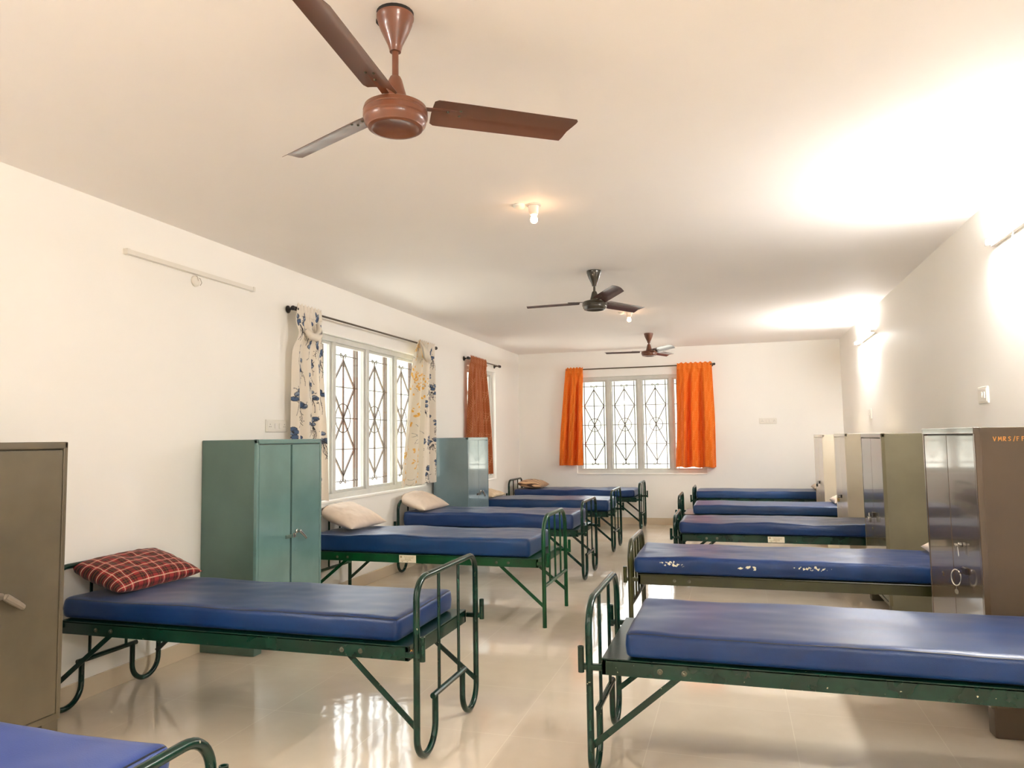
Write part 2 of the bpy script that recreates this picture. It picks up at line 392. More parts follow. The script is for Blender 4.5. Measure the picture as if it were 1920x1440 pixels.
def window(name, W, n, P, gm, with_grille=True, gw=.016, gr=.0035):
    t0, t1, z0, z1 = W; root = bpy.data.objects.new(name, None); COL.objects.link(root); root['kind'] = 'structure'
    root.location = P((t0 + t1) / 2, .1, z0)
    inv = Vector(root.location)
    Q = lambda t, d, z: tuple(Vector(P(t, d, z)) - inv)
    def bx(mb, ta, tb, da, db, za, zb, r=.004):
        p, q = Q(ta, da, za), Q(tb, db, zb); mb.rbox([min(p[i], q[i]) for i in range(3)], [max(p[i], q[i]) for i in range(3)], r, 1)
    fr = MB(); bw = .055
    bx(fr, t0, t1, .06, .14, z0, z0 + bw); bx(fr, t0, t1, .06, .14, z1 - bw, z1)
    bx(fr, t0, t0 + bw, .062, .138, z0 + bw - .002, z1 - bw + .002, .0015); bx(fr, t1 - bw, t1, .062, .138, z0 + bw - .002, z1 - bw + .002, .0015)
    pit = (t1 - t0 - bw) / n
    for i in range(1, n): bx(fr, t0 + i * pit, t0 + i * pit + bw, .062, .138, z0 + bw - .002, z1 - bw + .002, .0015)
    fr.build('window_frame', M_frame, root)
    for i in range(n):
        a_ = t0 + i * pit + bw; b_ = t0 + (i + 1) * pit; s_ = .028
        sa = MB(); e0, e1 = z0 + bw, z1 - bw
        bx(sa, a_, b_, .085, .120, e0, e0 + s_, .003); bx(sa, a_, b_, .085, .120, e1 - s_, e1, .003)
        bx(sa, a_, a_ + s_, .086, .119, e0 + s_ - .002, e1 - s_ + .002, .001); bx(sa, b_ - s_, b_, .086, .119, e0 + s_ - .002, e1 - s_ + .002, .001)
        so = sa.build('sash', M_frame, root)
        pn = MB(); bx(pn, a_ + s_ - .003, b_ - s_ + .003, .100, .104, e0 + s_ - .003, e1 - s_ + .003, .0005)
        pn.build('pane', M_glass, so)
        if with_grille: grille(Q, (a_ + b_) / 2, (b_ - a_) / 2, e0, e1, gm, root, gw, dd=.165, gr=gr)
    sl = MB(); bx(sl, t0 - .0, t1 + .0, -.012, .06, z0 - .02, z0 + .004, .003); sl.build('window_sill', M_wall, root)
    return root
window('window_1', W1, 4, PL, M_grille, gw=.034, gr=.005)
window('window_2', W2, 2, PL, M_grille)
window('window_3', W3, 4, PF, M_grille, gw=.034, gr=.0065)

# ------------------------------------------------------------------ beds
BEDS = 'metal beds in two rows'
def make_bed(label, footx, yc, right, L=2.15, w=.80, top=.835, head_top=.80, loop=True, nsl=2, M=M_green, dz=.525, bend=.10, brace=True):
    t = thing('metal_bed', label, 'bed', (footx, yc, 0), 0 if right else PI, BEDS)
    h = w / 2; rt = .0155
    for x0, tp, nm, sgn in ((0, top, 'foot_frame', -1), (L, head_top, 'head_frame', 1)):
        ld = .215; hw_ = h
        if loop:
            pts = [(x0, -hw_ + ld, .25), (x0, -hw_ + ld, rt), (x0, -hw_, rt), (x0, -hw_, tp), (x0, hw_, tp), (x0, hw_, rt), (x0, hw_ - ld, rt), (x0, hw_ - ld, .25)]
            rad = [0, ld / 2 - .0005, ld / 2 - .0005, bend, bend, ld / 2 - .0005, ld / 2 - .0005, 0]
        else:
            pts = [(x0, -hw_, .0), (x0, -hw_, tp), (x0, hw_, tp), (x0, hw_, .0)]; rad = [0, bend * 1.25, bend * 1.25, 0]
        fo = MB().tube(fillet(pts, rad, 10), rt if loop else rt * 1.1, 12).build(nm, M, t)
        cz = .25 if loop else .315; ce = hw_ - ld + .03 if loop else hw_ - .01
        MB().tube([(x0, -ce, cz), (x0, ce, cz)], .0145, 10).build('cross_bar', M, t)
        for i in range(nsl):
            f = (i + 1) / (nsl + 1); y = -h + w * f
            MB().tube([(x0, y, cz), (x0, y, tp)], .0085, 8).build('spindle', M, t)
        for sy in (-1, 1):
            y = sy * h; xo = x0 + sgn * .034
            MB().lathe([(.0135, -.055), (.0135, .055), (.009, .055), (.009, .03)], (xo, y + sy * .01, dz), n=12).build('pole_socket', M, t)
            xe = .055 if sgn < 0 else L - .055
            MB().rbox((min(xe, xo), y - .012, dz - .045), (max(xe, xo), y + .012, dz - .02), .003, 1).build('bracket', M, t)
    x0, x1 = .05, L - .05; yr = h - .02
    MB().rbox((x0, -yr, dz - .012), (x1, yr, dz), .003, 1).build('deck', M, t)
    for sy in (-1, 1):
        y = sy * yr
        rl = MB().rbox((x0, min(y, y - sy * .022), dz - .07), (x1, max(y, y - sy * .022), dz - .0005), .004, 2).build('side_rail', M, t)
        for bx_ in (.30, .40, L - .30, L - .40):
            MB().lathe([(.012, 0), (.012, .003), (.007, .004), (.006, .009), (0, .011)], (bx_, y, dz - .038), (0, sy, 0), 12).build('bolt', M_bolt, rl)
        for xa, xb in ((.40, 0), (L - .40, L)) if brace else ():
            MB().bar((xa, sy * (yr + .006) if False else y - sy * .028, dz - .045), (xb, sy * (h - .018), .15), .006, .026, side=(0, 1, 0)).build('brace', M, t)
    for x_ in (x0, x1):
        MB().rbox((min(x_, x_ + (.022 if x_ == x0 else -.022)), -yr, dz - .07), (max(x_, x_ + (.022 if x_ == x0 else -.022)), yr, dz - .0005), .004, 2).build('end_rail', M, t)
    return t

BLUEM = 'blue leathercloth mattresses on the beds'
def make_mattress(label, lo, hi, z0, th, seed, m=M_rex, lump=.006, pipe=True, round_=.028, sag=0.):
    cx, cy = (lo[0] + hi[0]) / 2, (lo[1] + hi[1]) / 2; hx, hy = (hi[0] - lo[0]) / 2, (hi[1] - lo[1]) / 2
    nx, ny, nz_ = 90, 30, 8
    bm = bmesh.new(); vs = {}
    def P(i, j, k):
        x = -hx + 2 * hx * i / nx; y = -hy + 2 * hy * j / ny; z = th * k / nz_
        r = round_; ix = max(-hx + r, min(hx - r, x)); iy = max(-hy + r, min(hy - r, y)); rz = min(r, .02); iz = max(rz, min(th - rz, z))
        d = Vector((x - ix, y - iy, (z - iz) * r / rz))
        if d.length > 1e-9: d = d.normalized() * r
        p = Vector((ix + d.x, iy + d.y, iz + d.z * rz / r))
        if k > 0:
            q = Vector((p.x * 2.2 + seed * 7, p.y * 3.5, seed * 3)); f = z / th
            p.z += f * (lump * 1.6 * noise.noise(q) + lump * .5 * noise.noise(q * 3.3)) - f * sag * (1 - (p.x / hx) ** 2)
            s_ = noise.noise(Vector((p.x * 5 + seed * 3, p.z * 12, seed)))
            edge = 1 - abs(2 * f - 1)
            if j in (0, ny): p.y += (1 if j else -1) * (lump * .8 * s_ + .006 * edge)
            if i in (0, nx): p.x += (1 if i else -1) * (.005 * edge)
        return p
    def V(i, j, k):
        if (i, j, k) not in vs: vs[(i, j, k)] = bm.verts.new(P(i, j, k))
        return vs[(i, j, k)]
    for i in range(nx):
        for j in range(ny):
            for k in (0, nz_): bm.faces.new((V(i, j, k), V(i + 1, j, k), V(i + 1, j + 1, k), V(i, j + 1, k)))
    for i in range(nx):
        for k in range(nz_):
            for j in (0, ny): bm.faces.new((V(i, j, k), V(i + 1, j, k), V(i + 1, j, k + 1), V(i, j, k + 1)))
    for j in range(ny):
        for k in range(nz_):
            for i in (0, nx): bm.faces.new((V(i, j, k), V(i, j + 1, k), V(i, j + 1, k + 1), V(i, j, k + 1)))
    bmesh.ops.recalc_face_normals(bm, faces=bm.faces)
    me = bpy.data.meshes.new('mattress'); bm.to_mesh(me); bm.free(); me.materials.append(m)
    me.polygons.foreach_set('use_smooth', [True] * len(me.polygons))
    o = bpy.data.objects.new('mattress', me); COL.objects.link(o); o.location = (cx, cy, z0)
    tag(o, label, 'mattress', BLUEM)
    if pipe:
        path = [P(i, 0, nz_) for i in range(nx + 1)] + [P(nx, j, nz_) for j in range(1, ny)] + [P(i, ny, nz_) for i in range(nx, -1, -1)] + [P(0, j, nz_) for j in range(ny - 1, 0, -1)]
        path = [p - Vector((0, 0, .004)) for p in path]
        MB().tube(path, .0042, 6, closed=True).build('piping', M_pipe if pipe == 2 else m, o)
    return o

bedA = make_bed('dark green metal bed carrying the red plaid pillow, left row', -1.44, 3.565, False, 2.19)
bedB = make_bed('leaf green metal bed with straight legs and three end bars, left row', -1.48, 6.05, False, 2.15, w=.77, top=.86, head_top=.83, loop=False, nsl=3, M=M_green2, bend=.13)
bedC = make_bed('dark green metal bed under the white pillow nearest the window curtain, left row', -1.545, 7.90, False, 2.09, w=.78, top=.81)
bedD = make_bed('dark green metal bed just beyond the blue grey cabinet, left row', -1.55, 9.81, False, 2.08, w=.78, top=.79)
bedE = make_bed('dark green metal bed farthest back, carrying the striped pillow, left row', -1.475, 12.06, False, 2.15, w=.78, top=.75, head_top=.79)
bed0 = make_bed('dark green metal bed cut off at the bottom left corner of the photo', -1.44, 1.38, False, 2.19, top=.675, head_top=.70, bend=.11)
R1 = make_bed('dark green metal bed nearest the camera, right row', -.64, 3.595, True, 2.22, w=.79, top=.765, head_top=.70, bend=.13)
R2 = make_bed('olive green metal bed with straight legs, second in right row', -.735, 5.57, True, 2.31, w=.74, top=.745, head_top=.70, loop=False, nsl=4, M=M_olive, bend=.10, brace=False)
R3 = make_bed('dark green metal bed with white sticker, middle of right row', -.60, 7.80, True, 2.18, w=.76, top=.69, head_top=.68)
R4 = make_bed('dark green metal bed with bare deck at its foot, fourth in right row', -.69, 9.65, True, 2.27, w=.74, top=.74, head_top=.68)
R5 = make_bed('dark green metal bed farthest back against the end wall, right row', -.645, 12.02, True, 2.22, w=.74, top=.68, head_top=.68)

mA = make_mattress('blue mattress under the red plaid pillow', (-3.60, 3.215), (-1.56, 3.915), .527, .115, 1, M_rex, .006, 2)
mB = make_mattress('blue mattress on the leaf green bed', (-3.58, 5.70), (-1.61, 6.40), .527, .150, 2, M_rex_teal, .010, 1)
mC = make_mattress('blue mattress with puckered edge on the bed beside the blue grey cabinet', (-3.58, 7.53), (-1.65, 8.24), .527, .158, 3, M_rex, .010, 1)
mD = make_mattress('blue mattress under the beige pillow beyond the blue grey cabinet', (-3.58, 9.46), (-1.60, 10.15), .527, .145, 4, M_rex_teal, .009, 2)
mE = make_mattress('blue mattress under the striped pillow', (-3.55, 11.72), (-1.56, 12.40), .527, .115, 5, M_rex, .012, 1)
m0 = make_mattress('blue mattress, paler by a painted reflection, with black piping at the bottom left of the photo', (-3.55, 1.06), (-1.585, 1.790), .527, .100, 6, M_rex_sheen, .005, 2)
m1 = make_mattress('blue mattress nearest the camera in the right row', (-.485, 3.235), (1.50, 3.95), .527, .113, 7, M_rex, .006, 2)
M_rex_peel = rexine('peeling_blue_rexine', (.001, .0185, .088), (.003, .029, .122), peel=[(-.85, .075, .10, .022), (-.34, .065, .09, .014), (.06, .075, .12, .016)])
m2 = make_mattress('blue mattress with white peeling marks on its side', (-.71, 5.225), (1.50, 5.93), .527, .118, 8, M_rex_peel, .008, 1)
m3 = make_mattress('blue mattress on the bed with a white sticker, right row', (-.555, 7.44), (1.50, 8.16), .527, .113, 9, M_rex, .010, 1)
m4 = make_mattress('blue mattress pushed back from the bed foot, right row', (-.52, 9.30), (1.50, 9.99), .527, .110, 10, M_rex_teal, .005, 1)
m5 = make_mattress('blue mattress farthest back by the end wall, right row', (-.60, 11.67), (1.50, 12.37), .527, .110, 11, M_rex_teal, .005, 1)
# worn grey patch and zip pull on the plaid pillow's mattress
pt = MB().rbox((.83, -.352, .03), (.90, -.3485, .085), .001, 1).build('patch', mat('grey_patch', (.10, .13, .22), .6), mA)
tag(pt, 'faded grey patch')

def sticker(bed, x, y, dzz, w_, h_, sy, big):
    r = MB().rbox((x - w_ / 2, y - .0012, dzz - h_ / 2), (x + w_ / 2, y + .0012, dzz + h_ / 2), .0006, 1).build('sticker', M_paper, bed)
    tag(r, 'small white paper sticker with faded print')
    mk = MB(); yy = y + sy * .0016
    rows = ((.78, .30, .88), (.60, .34, .84), (.45, .35, .70), (.30, .12, .72), (.14, .16, .26), (.14, .46, .55))
    for fz, a_, b_ in rows:
        z = dzz - h_ / 2 + h_ * fz
        x_ = a_
        while x_ < b_:
            l = random.uniform(.03, .09); e_ = min(b_, x_ + l)
            xa, xb = x - sy * 0 + (-w_ / 2 + w_ * x_) * (-sy), x + (-w_ / 2 + w_ * e_) * (-sy)
            mk.box((min(xa, xb), yy - .0003, z - .0022), (max(xa, xb), yy + .0003, z + .0022)); x_ = e_ + .018
    mk.lathe([(.009, -.0003), (.009, .0003), (.005, .0003)], (x + (-w_ / 2 + w_ * .12) * (-sy), yy, dzz + h_ * .25), (0, 1, 0), 14)
    mk.build('printed_lines', M_ink, r)
sticker(bedB, 1.185, .365 + .0012, .49, .155, .062, 1, True)
sticker(R3, .94, -.36 - .0012, .49, .15, .055, -1, False)

def strokes(letters, size, mw, adv, org, ux, uy, nrm):
    """hand painted letters from pen strokes; returns a builder"""
    G = {'V': [[(0, 1), (.35, 0), (.8, 1)]], 'M': [[(0, 0), (.12, 1), (.45, .3), (.8, 1), (.95, 0)]], 'R': [[(.05, 0), (.05, 1), (.6, .95), (.65, .6), (.1, .5), (.7, 0)]],
         'S': [[(.65, .9), (.3, 1), (.05, .75), (.3, .52), (.6, .3), (.4, .02), (0, .1)]], '/': [[(0, -.1), (.45, 1.1)]], 'F': [[(.1, 0), (.1, 1), (.65, .98)], [(.1, .52), (.5, .55)]],
         'C': [[(.6, .85), (.3, 1), (.05, .6), (.1, .15), (.35, 0), (.62, .15)]], 'O': [[(.3, 1), (.02, .6), (.1, .1), (.4, 0), (.62, .4), (.55, .85), (.3, 1)]], 'T': [[(0, 1), (.7, 1)], [(.35, 1), (.35, 0)]],
         'X': [[(0, 1), (.6, 0)], [(.6, 1), (0, 0)]], '4': [[(.45, 0), (.45, 1), (0, .35), (.65, .35)]], '1': [[(.1, .8), (.3, 1), (.3, 0)]]}
    mb = MB(); o = Vector(org); ux, uy, nrm = Vector(ux), Vector(uy), Vector(nrm); x = 0
    for ch in letters:
        for st in G[ch]:
            P3 = [o + ux * (x + px * size * .8) + uy * (py * size) for px, py in st]
            for p, q in zip(P3[:-1], P3[1:]):
                ex = (q - p).normalized() * mw * .35
                mb.bar(p - ex + nrm * .0006, q + ex + nrm * .0006, .0012, mw, side=nrm)
        x += size * adv * (.62 if ch in '/1' else 1.0)
    return mb
# number painted on the foot rail of the plaid-pillow bed (local: foot faces -x, +y is away from the camera's left)
tx = strokes('COTX41', .034, .0045, .78, (.0485, .365, .468), (0, -1, 0), (0, 0, 1), (-1, 0, 0)).build('painted_number', M_orangep, bedA)
tag(tx, 'faded orange painted number')

# ------------------------------------------------------------------ pillows
def pillow(mat_, label, c, ex, ey, w_, l_, th, m, seed, colf=None, group=None, tuft=.16, wr=.010, bend=0.):
    ex = Vector(ex).normalized(); ez = ex.cross(Vector(ey)).normalized(); ey = ez.cross(ex)
    nu, nv = 110, 160
    vs, cols, fs = [], [], []
    for sd in (1, -1):
        base = len(vs)
        for j in range(nv):
            for i in range(nu):
                u = -1 + 2 * i / (nu - 1); v = -1 + 2 * j / (nv - 1)
                pin = 1 - .07 * (1 - abs(v) ** 2) * abs(u) ** 3; pin2 = 1 - .05 * (1 - abs(u) ** 2) * abs(v) ** 3
                f = (max(0, 1 - abs(u) ** 2.6) * max(0, 1 - abs(v) ** 3.2)) ** .52
                z = sd * th / 2 * f
                q = Vector((u * 1.8 + seed * 5, v * 2.4, sd * 3 + seed))
                z += wr * f * (noise.noise(q * 1.2) + .6 * noise.noise(q * 2.8)) * sd
                rg = noise.noise(Vector((math.atan2(v, u) * 5 + seed, seed * 2, 0))); rad = max(abs(u), abs(v))
                z += sd * .006 * rg * rad ** 3 * f ** .4
                z += bend * (u * u)
                vs.append(Vector((u * pin * w_ / 2, v * pin2 * l_ / 2, z)))
                if colf: cols.append(colf(i / (nu - 1), j / (nv - 1)))
        for j in range(nv - 1):
            for i in range(nu - 1):
                a_ = base + j * nu + i; fc = (a_, a_ + 1, a_ + nu + 1, a_ + nu)
                fs.append(fc if sd == 1 else fc[::-1])
    mb = MB(); mb.v = vs; mb.f = fs
    o = mb.build('pillow', m, None, 180, colors=np.array(cols, np.float32) if colf else None)
    bm = bmesh.new(); bm.from_mesh(o.data); bmesh.ops.remove_doubles(bm, verts=bm.verts, dist=.0004); bm.to_mesh(o.data); bm.free()
    o.matrix_world = Matrix(((ex.x, ey.x, ez.x, c[0]), (ex.y, ey.y, ez.y, c[1]), (ex.z, ey.z, ez.z, c[2]), (0, 0, 0, 1)))
    bpy.context.view_layer.update()
    inv = o.matrix_world.inverted(); mw = mat_.matrix_world; bvh = BVHTree.FromPolygons([mw @ v.co for v in mat_.data.vertices], [tuple(p.vertices) for p in mat_.data.polygons])
    for vt in o.data.vertices:          # the pillow settles on its mattress and against the wall
        p = o.matrix_world @ vt.co
        hit = bvh.ray_cast(Vector((p.x, p.y, 2)), Vector((0, 0, -1)))[0]
        if hit and p.z < hit.z + .003: p.z = hit.z + .003 + .02 * (1 - math.exp((p.z - hit.z - .003) * 3)) * .2
        p.x = max(-3.598, p.x) if p.x < 0 else min(1.555, p.x)
        vt.co = inv @ p
    tag(o, label, 'pillow', group)
    return o
def plaid(u, v):
    su = (u * 7.0) % 1; sv = (v * 11.0) % 1
    red, dk, md = np.array((.27, .022, .022)), np.array((.022, .008, .008)), np.array((.12, .012, .012))
    a_, b_ = su < .48, sv < .48
    c = dk if (a_ and b_) else (md if (a_ or b_) else red)
    if abs(su - .74) < .026: c = np.array((.62, .42, .30))
    if abs(sv - .74) < .026: c = np.array((.62, .42, .30))
    if abs(su - .24) < .03 or abs(sv - .24) < .03: c = c * .6 + np.array((.30, .10, .03)) * .4
    return c
def stripe(u, v):
    s_ = (v * 9 + .25 * math.sin(u * 5)) % 1
    return np.array((.050, .030, .022)) if s_ < .26 else (np.array((.30, .16, .08)) if s_ < .34 else np.array((.62, .40, .23)))
pillow(mA, 'red and black plaid pillow on the bed at the left', (-3.455, 3.60, .735), (1, 0, -.33), (0, 1, 0.0), .40, .66, .145, M_pillow_plaid, 1, plaid)
pillow(mB, 'white pillow leaning on the wall under the window, on the leaf green bed', (-3.475, 6.16, .790), (1, -.05, -.40), (.05, 1, 0), .46, .62, .15, M_pillow_cream, 2)
pillow(mC, 'white pillow under the yellow printed curtain', (-3.50, 7.84, .785), (1, -.05, -.36), (.05, 1, 0), .44, .66, .15, M_pillow_cream, 3)
pillow(mD, 'flat beige pillow half hidden behind the blue grey cabinet', (-3.40, 9.82, .715), (1, 0, -.10), (0, 1, 0), .42, .60, .12, M_pillow_beige, 4)
pillow(mE, 'brown and tan striped pillow in the far left corner', (-3.31, 12.06, .71), (1, 0, -.10), (0, 1, 0), .42, .58, .15, M_pillow_stripe, 5, stripe)
pillow(m2, 'white pillow corner peeking past the brown cabinet', (1.435, 5.60, .70), (-1, 0, -.12), (0, -1, 0), .40, .56, .13, M_pillow_cream, 6)
pillow(m4, 'white pillow with pointed corner by the ivory cabinet padlock', (1.33, 9.72, .70), (-1, 0, -.16), (0, -1, 0), .46, .55, .14, M_pillow_cream, 7)
pillow(m5, 'white pillow on the farthest bed of the right row', (1.32, 12.05, .70), (-1, 0, -.12), (0, -1, 0), .44, .55, .13, M_pillow_cream, 8)

# ------------------------------------------------------------------ steel cabinets (local: front faces +x, depth runs to -x, width along y, centre y=0)
CABS = 'steel cabinets between the beds'
def make_cabinet(label, fx, y0, y1, right, M, Mside=None, z1=1.5, zb=.14, depth=.47, gap=.018, handle_y=.10, handle=True, hasp=True, top_hood=False, hz=.805, hm=None):
    yc = (y0 + y1) / 2; w_ = y1 - y0; h = w_ / 2
    t = thing('steel_cabinet', label, 'cabinet', (fx, yc, 0), PI if right else 0, CABS)
    Ms = Mside or M; fr = .024
    # carcass: five sheet sides with rounded front corners
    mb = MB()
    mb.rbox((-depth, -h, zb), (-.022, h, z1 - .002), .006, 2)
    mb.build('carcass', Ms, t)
    rim = MB()
    rim.rbox((-.03, -h, zb), (0, -h + fr, z1), .007, 3); rim.rbox((-.03, h - fr, zb), (0, h, z1), .007, 3)
    rim.rbox((-.03, -h, z1 - .035), (.004 if top_hood else 0, h, z1), .007, 3); rim.rbox((-.03, -h + .01, zb), (0, h - .01, zb + .03), .005, 2)
    rim.build('front_rim', M, t)
    a_ = h - fr - .004; zz0, zz1 = zb + .034, z1 - .041
    for sy in (-1, 1):
        lo, hi = (gap / 2, a_) if sy > 0 else (-a_, -gap / 2)
        d = MB().rbox((-.020, lo, zz0), (-.002, hi, zz1), .004, 2).build('door', M, t)
        if sy > 0:
            if handle:
                hb = MB(); y = handle_y + .02
                hb.lathe([(.016, 0), (.016, .010), (.010, .014), (.010, .030), (.013, .034), (.013, .042), (.006, .046)], (-.002, y, hz), (1, 0, 0), 16)
                hb.build('handle_boss', hm or M_steel, d)
                lv = MB(); lv.tube([(.034, y, hz), (.036, y + .012, hz - .010), (.036, y + .055, hz - .040), (.033, y + .085, hz - .062), (.022, y + .095, hz - .069)], [q_ * (1.6 if hm else 1) for q_ in (.010, .011, .010, .009, .006)], 10)
                lv.build('handle', hm or M_steel, d)
            kp = MB().lathe([(.014, 0), (.014, .003), (.006, .005)], (-.002, y if handle else handle_y, hz - .135), (1, 0, 0), 16); kp.build('keyhole_cover', M, d)
            if hasp:
                hs = MB().rbox((-.002, .02, hz - .045), (.006, .055, hz - .012), .003, 1); hs.tube([(.004, .028, hz - .012), (.020, .028, hz - .014), (.020, .028, hz - .036), (.004, .028, hz - .040)], .003, 8)
                hs.build('staple', M_steel, d)
        elif hasp:
            MB().rbox((-.002, -.075, hz - .042), (.008, .0, hz - .016), .003, 1).build('hasp', M_dark if M is not M_cab_teal else M_cab_teal_shade, d)
    for sy in (-1, 1):
        y = sy * (h - .045)
        MB().rbox((-depth, y - .045, 0), (-.012, y + .045, zb + .01), .010, 2).build('base_panel', Ms, t)
    return t
cL1 = make_cabinet('olive brown steel cabinet at the left edge of the photo', -3.20, 1.96, 2.865, False, M_cab_olive, zb=.155, handle_y=.10, hm=mat('worn_grey_handle', (.24, .20, .155), .45))
cL2 = make_cabinet('teal steel cabinet with two doors beside the plaid pillow bed', -3.23, 4.425, 5.265, False, M_cab_teal, M_cab_teal_shade, z1=1.505, zb=.06, gap=.022, handle_y=.045)
cL3 = make_cabinet('blue grey steel cabinet in front of the rust curtain', -3.20, 8.60, 9.385, False, M_cab_blue, z1=1.508, zb=.10, handle_y=.04, gap=.006)
cR1 = make_cabinet('brown steel cabinet with orange lettering and hanging keys', 1.145, 4.165, 5.075, True, M_cab_brown, M_cab_brown_side, z1=1.507, handle=False, hasp=False, gap=.004, handle_y=-.2, top_hood=True)
cR2 = make_cabinet('mud grey steel cabinet with silver padlock in right row', 1.10, 6.37, 7.34, True, M_cab_mud, M_cab_mud_side, z1=1.482, handle=False, hasp=False, gap=.004, handle_y=-.1)
cR3 = make_cabinet('ivory steel cabinet in front of the farthest cabinet', 1.10, 8.365, 9.235, True, M_cab_cream, z1=1.486, handle=False, hasp=False, gap=.004, handle_y=-.1)
cR4 = make_cabinet('greyish ivory steel cabinet farthest back, right row', 1.10, 10.44, 11.50, True, M_cab_ivory, z1=1.477, handle=False, hasp=False, gap=.012, handle_y=-.1)
cR1.rotation_euler.z = PI + .036; cR1.location.x -= .018       # stands slightly askew
# orange lettering on the camera-facing side of the brown cabinet (rotated by 180 degrees: local +y side faces the camera)
lt = strokes('VMRS/FF/S', .0200, .0034, 1.1, (-.082, .455, 1.437), (-1, 0, 0), (0, 0, 1), (0, 1, 0)).build('painted_lettering', M_orangep, cR1)
tag(lt, 'orange hand painted letters')

def lock_stub(cab, y, z, nm='latch', m=M_dark):
    mb = MB(); mb.rbox((-.002, y - .03, z - .018), (.012, y + .03, z + .018), .003, 1); mb.tube([(.008, y - .012, z + .01), (.034, y - .012, z + .008), (.034, y - .012, z - .012), (.008, y - .012, z - .014)], .0035, 8)
    return mb.build(nm, m, cab)
def padlock(label, loc, m, s=1.0):
    t = thing('padlock', label, 'padlock', loc, 0, 'padlocks and keys on the cabinets')
    b = MB().rbox((-.012 * s, -.022 * s, -.055 * s), (.012 * s, .022 * s, -.015 * s), .005 * s, 2).build('lock_body', m, t)
    MB().tube(fillet([(0, -.014 * s, -.018 * s), (0, -.014 * s, .012 * s), (0, .014 * s, .012 * s), (0, .014 * s, -.018 * s)], .013 * s, 6), .0035 * s, 8).build('shackle', M_steel, t)
    return t
# brown cabinet: key in its lock, and a latch with a ring of keys (world x just in front of the door at 1.147)
lock_stub(cR1, .205, .755, 'latch', M_dark)
def key(mb, p, d, l):
    p, d = Vector(p), Vector(d).normalized(); mb.bar(p, p + d * l, .006, .002, side=(0, 1, 0)); mb.lathe([(.010, -.001), (.010, .001)], p - d * .008, (1, 0, 0), 12)
kb = MB(); kb.lathe([(.012, 0), (.012, .012), (.007, .016)], (1.132, 4.46, .885), (-1, 0, 0), 14)
kb.bar((1.118, 4.46, .885), (1.100, 4.46, .888), .009, .003, side=(0, 0, 1))
key(kb, (1.112, 4.455, .875), (0, -.25, -1), .05); key(kb, (1.108, 4.475, .872), (0, .3, -1), .045)
kk = kb.build('key', M_steel); tag(kk, 'small bunch of keys hanging in the brown cabinet lock', 'keys', 'padlocks and keys on the cabinets')
kr = MB(); kr.tube([(1.096 - .020 * math.sin(a_), 4.447 + .010 * math.sin(a_), .715 + .042 * math.cos(a_)) for a_ in [2 * PI * i / 28 for i in range(28)]], 0.0036, 8, closed=True)
kr.tube([(1.096, 4.447, .674), (1.096, 4.447, .655)], .003, 6); kr.lathe([(.014, -.0025), (.014, .0025)], (1.096, 4.447, .642), (1, .5, 0), 16)
ko = kr.build('key_ring', M_steel); tag(ko, 'large metal ring with a round tag on the brown cabinet latch', 'key ring', 'padlocks and keys on the cabinets')
for cab, y, z in ((cR2, .0, .80), (cR3, .0, .80), (cR4, .0, .82)): lock_stub(cab, y, z)
padlock('silver padlock on the mud grey cabinet', (1.066, 6.867, .795), M_steel, 1.1)
padlock('small brass padlock on the ivory cabinet', (1.066, 8.812, .795), mat('aged_brass', (.35, .25, .10), .35, metal=.8))
padlock('small dark padlock on the farthest ivory cabinet', (1.066, 10.982, .815), M_dark)

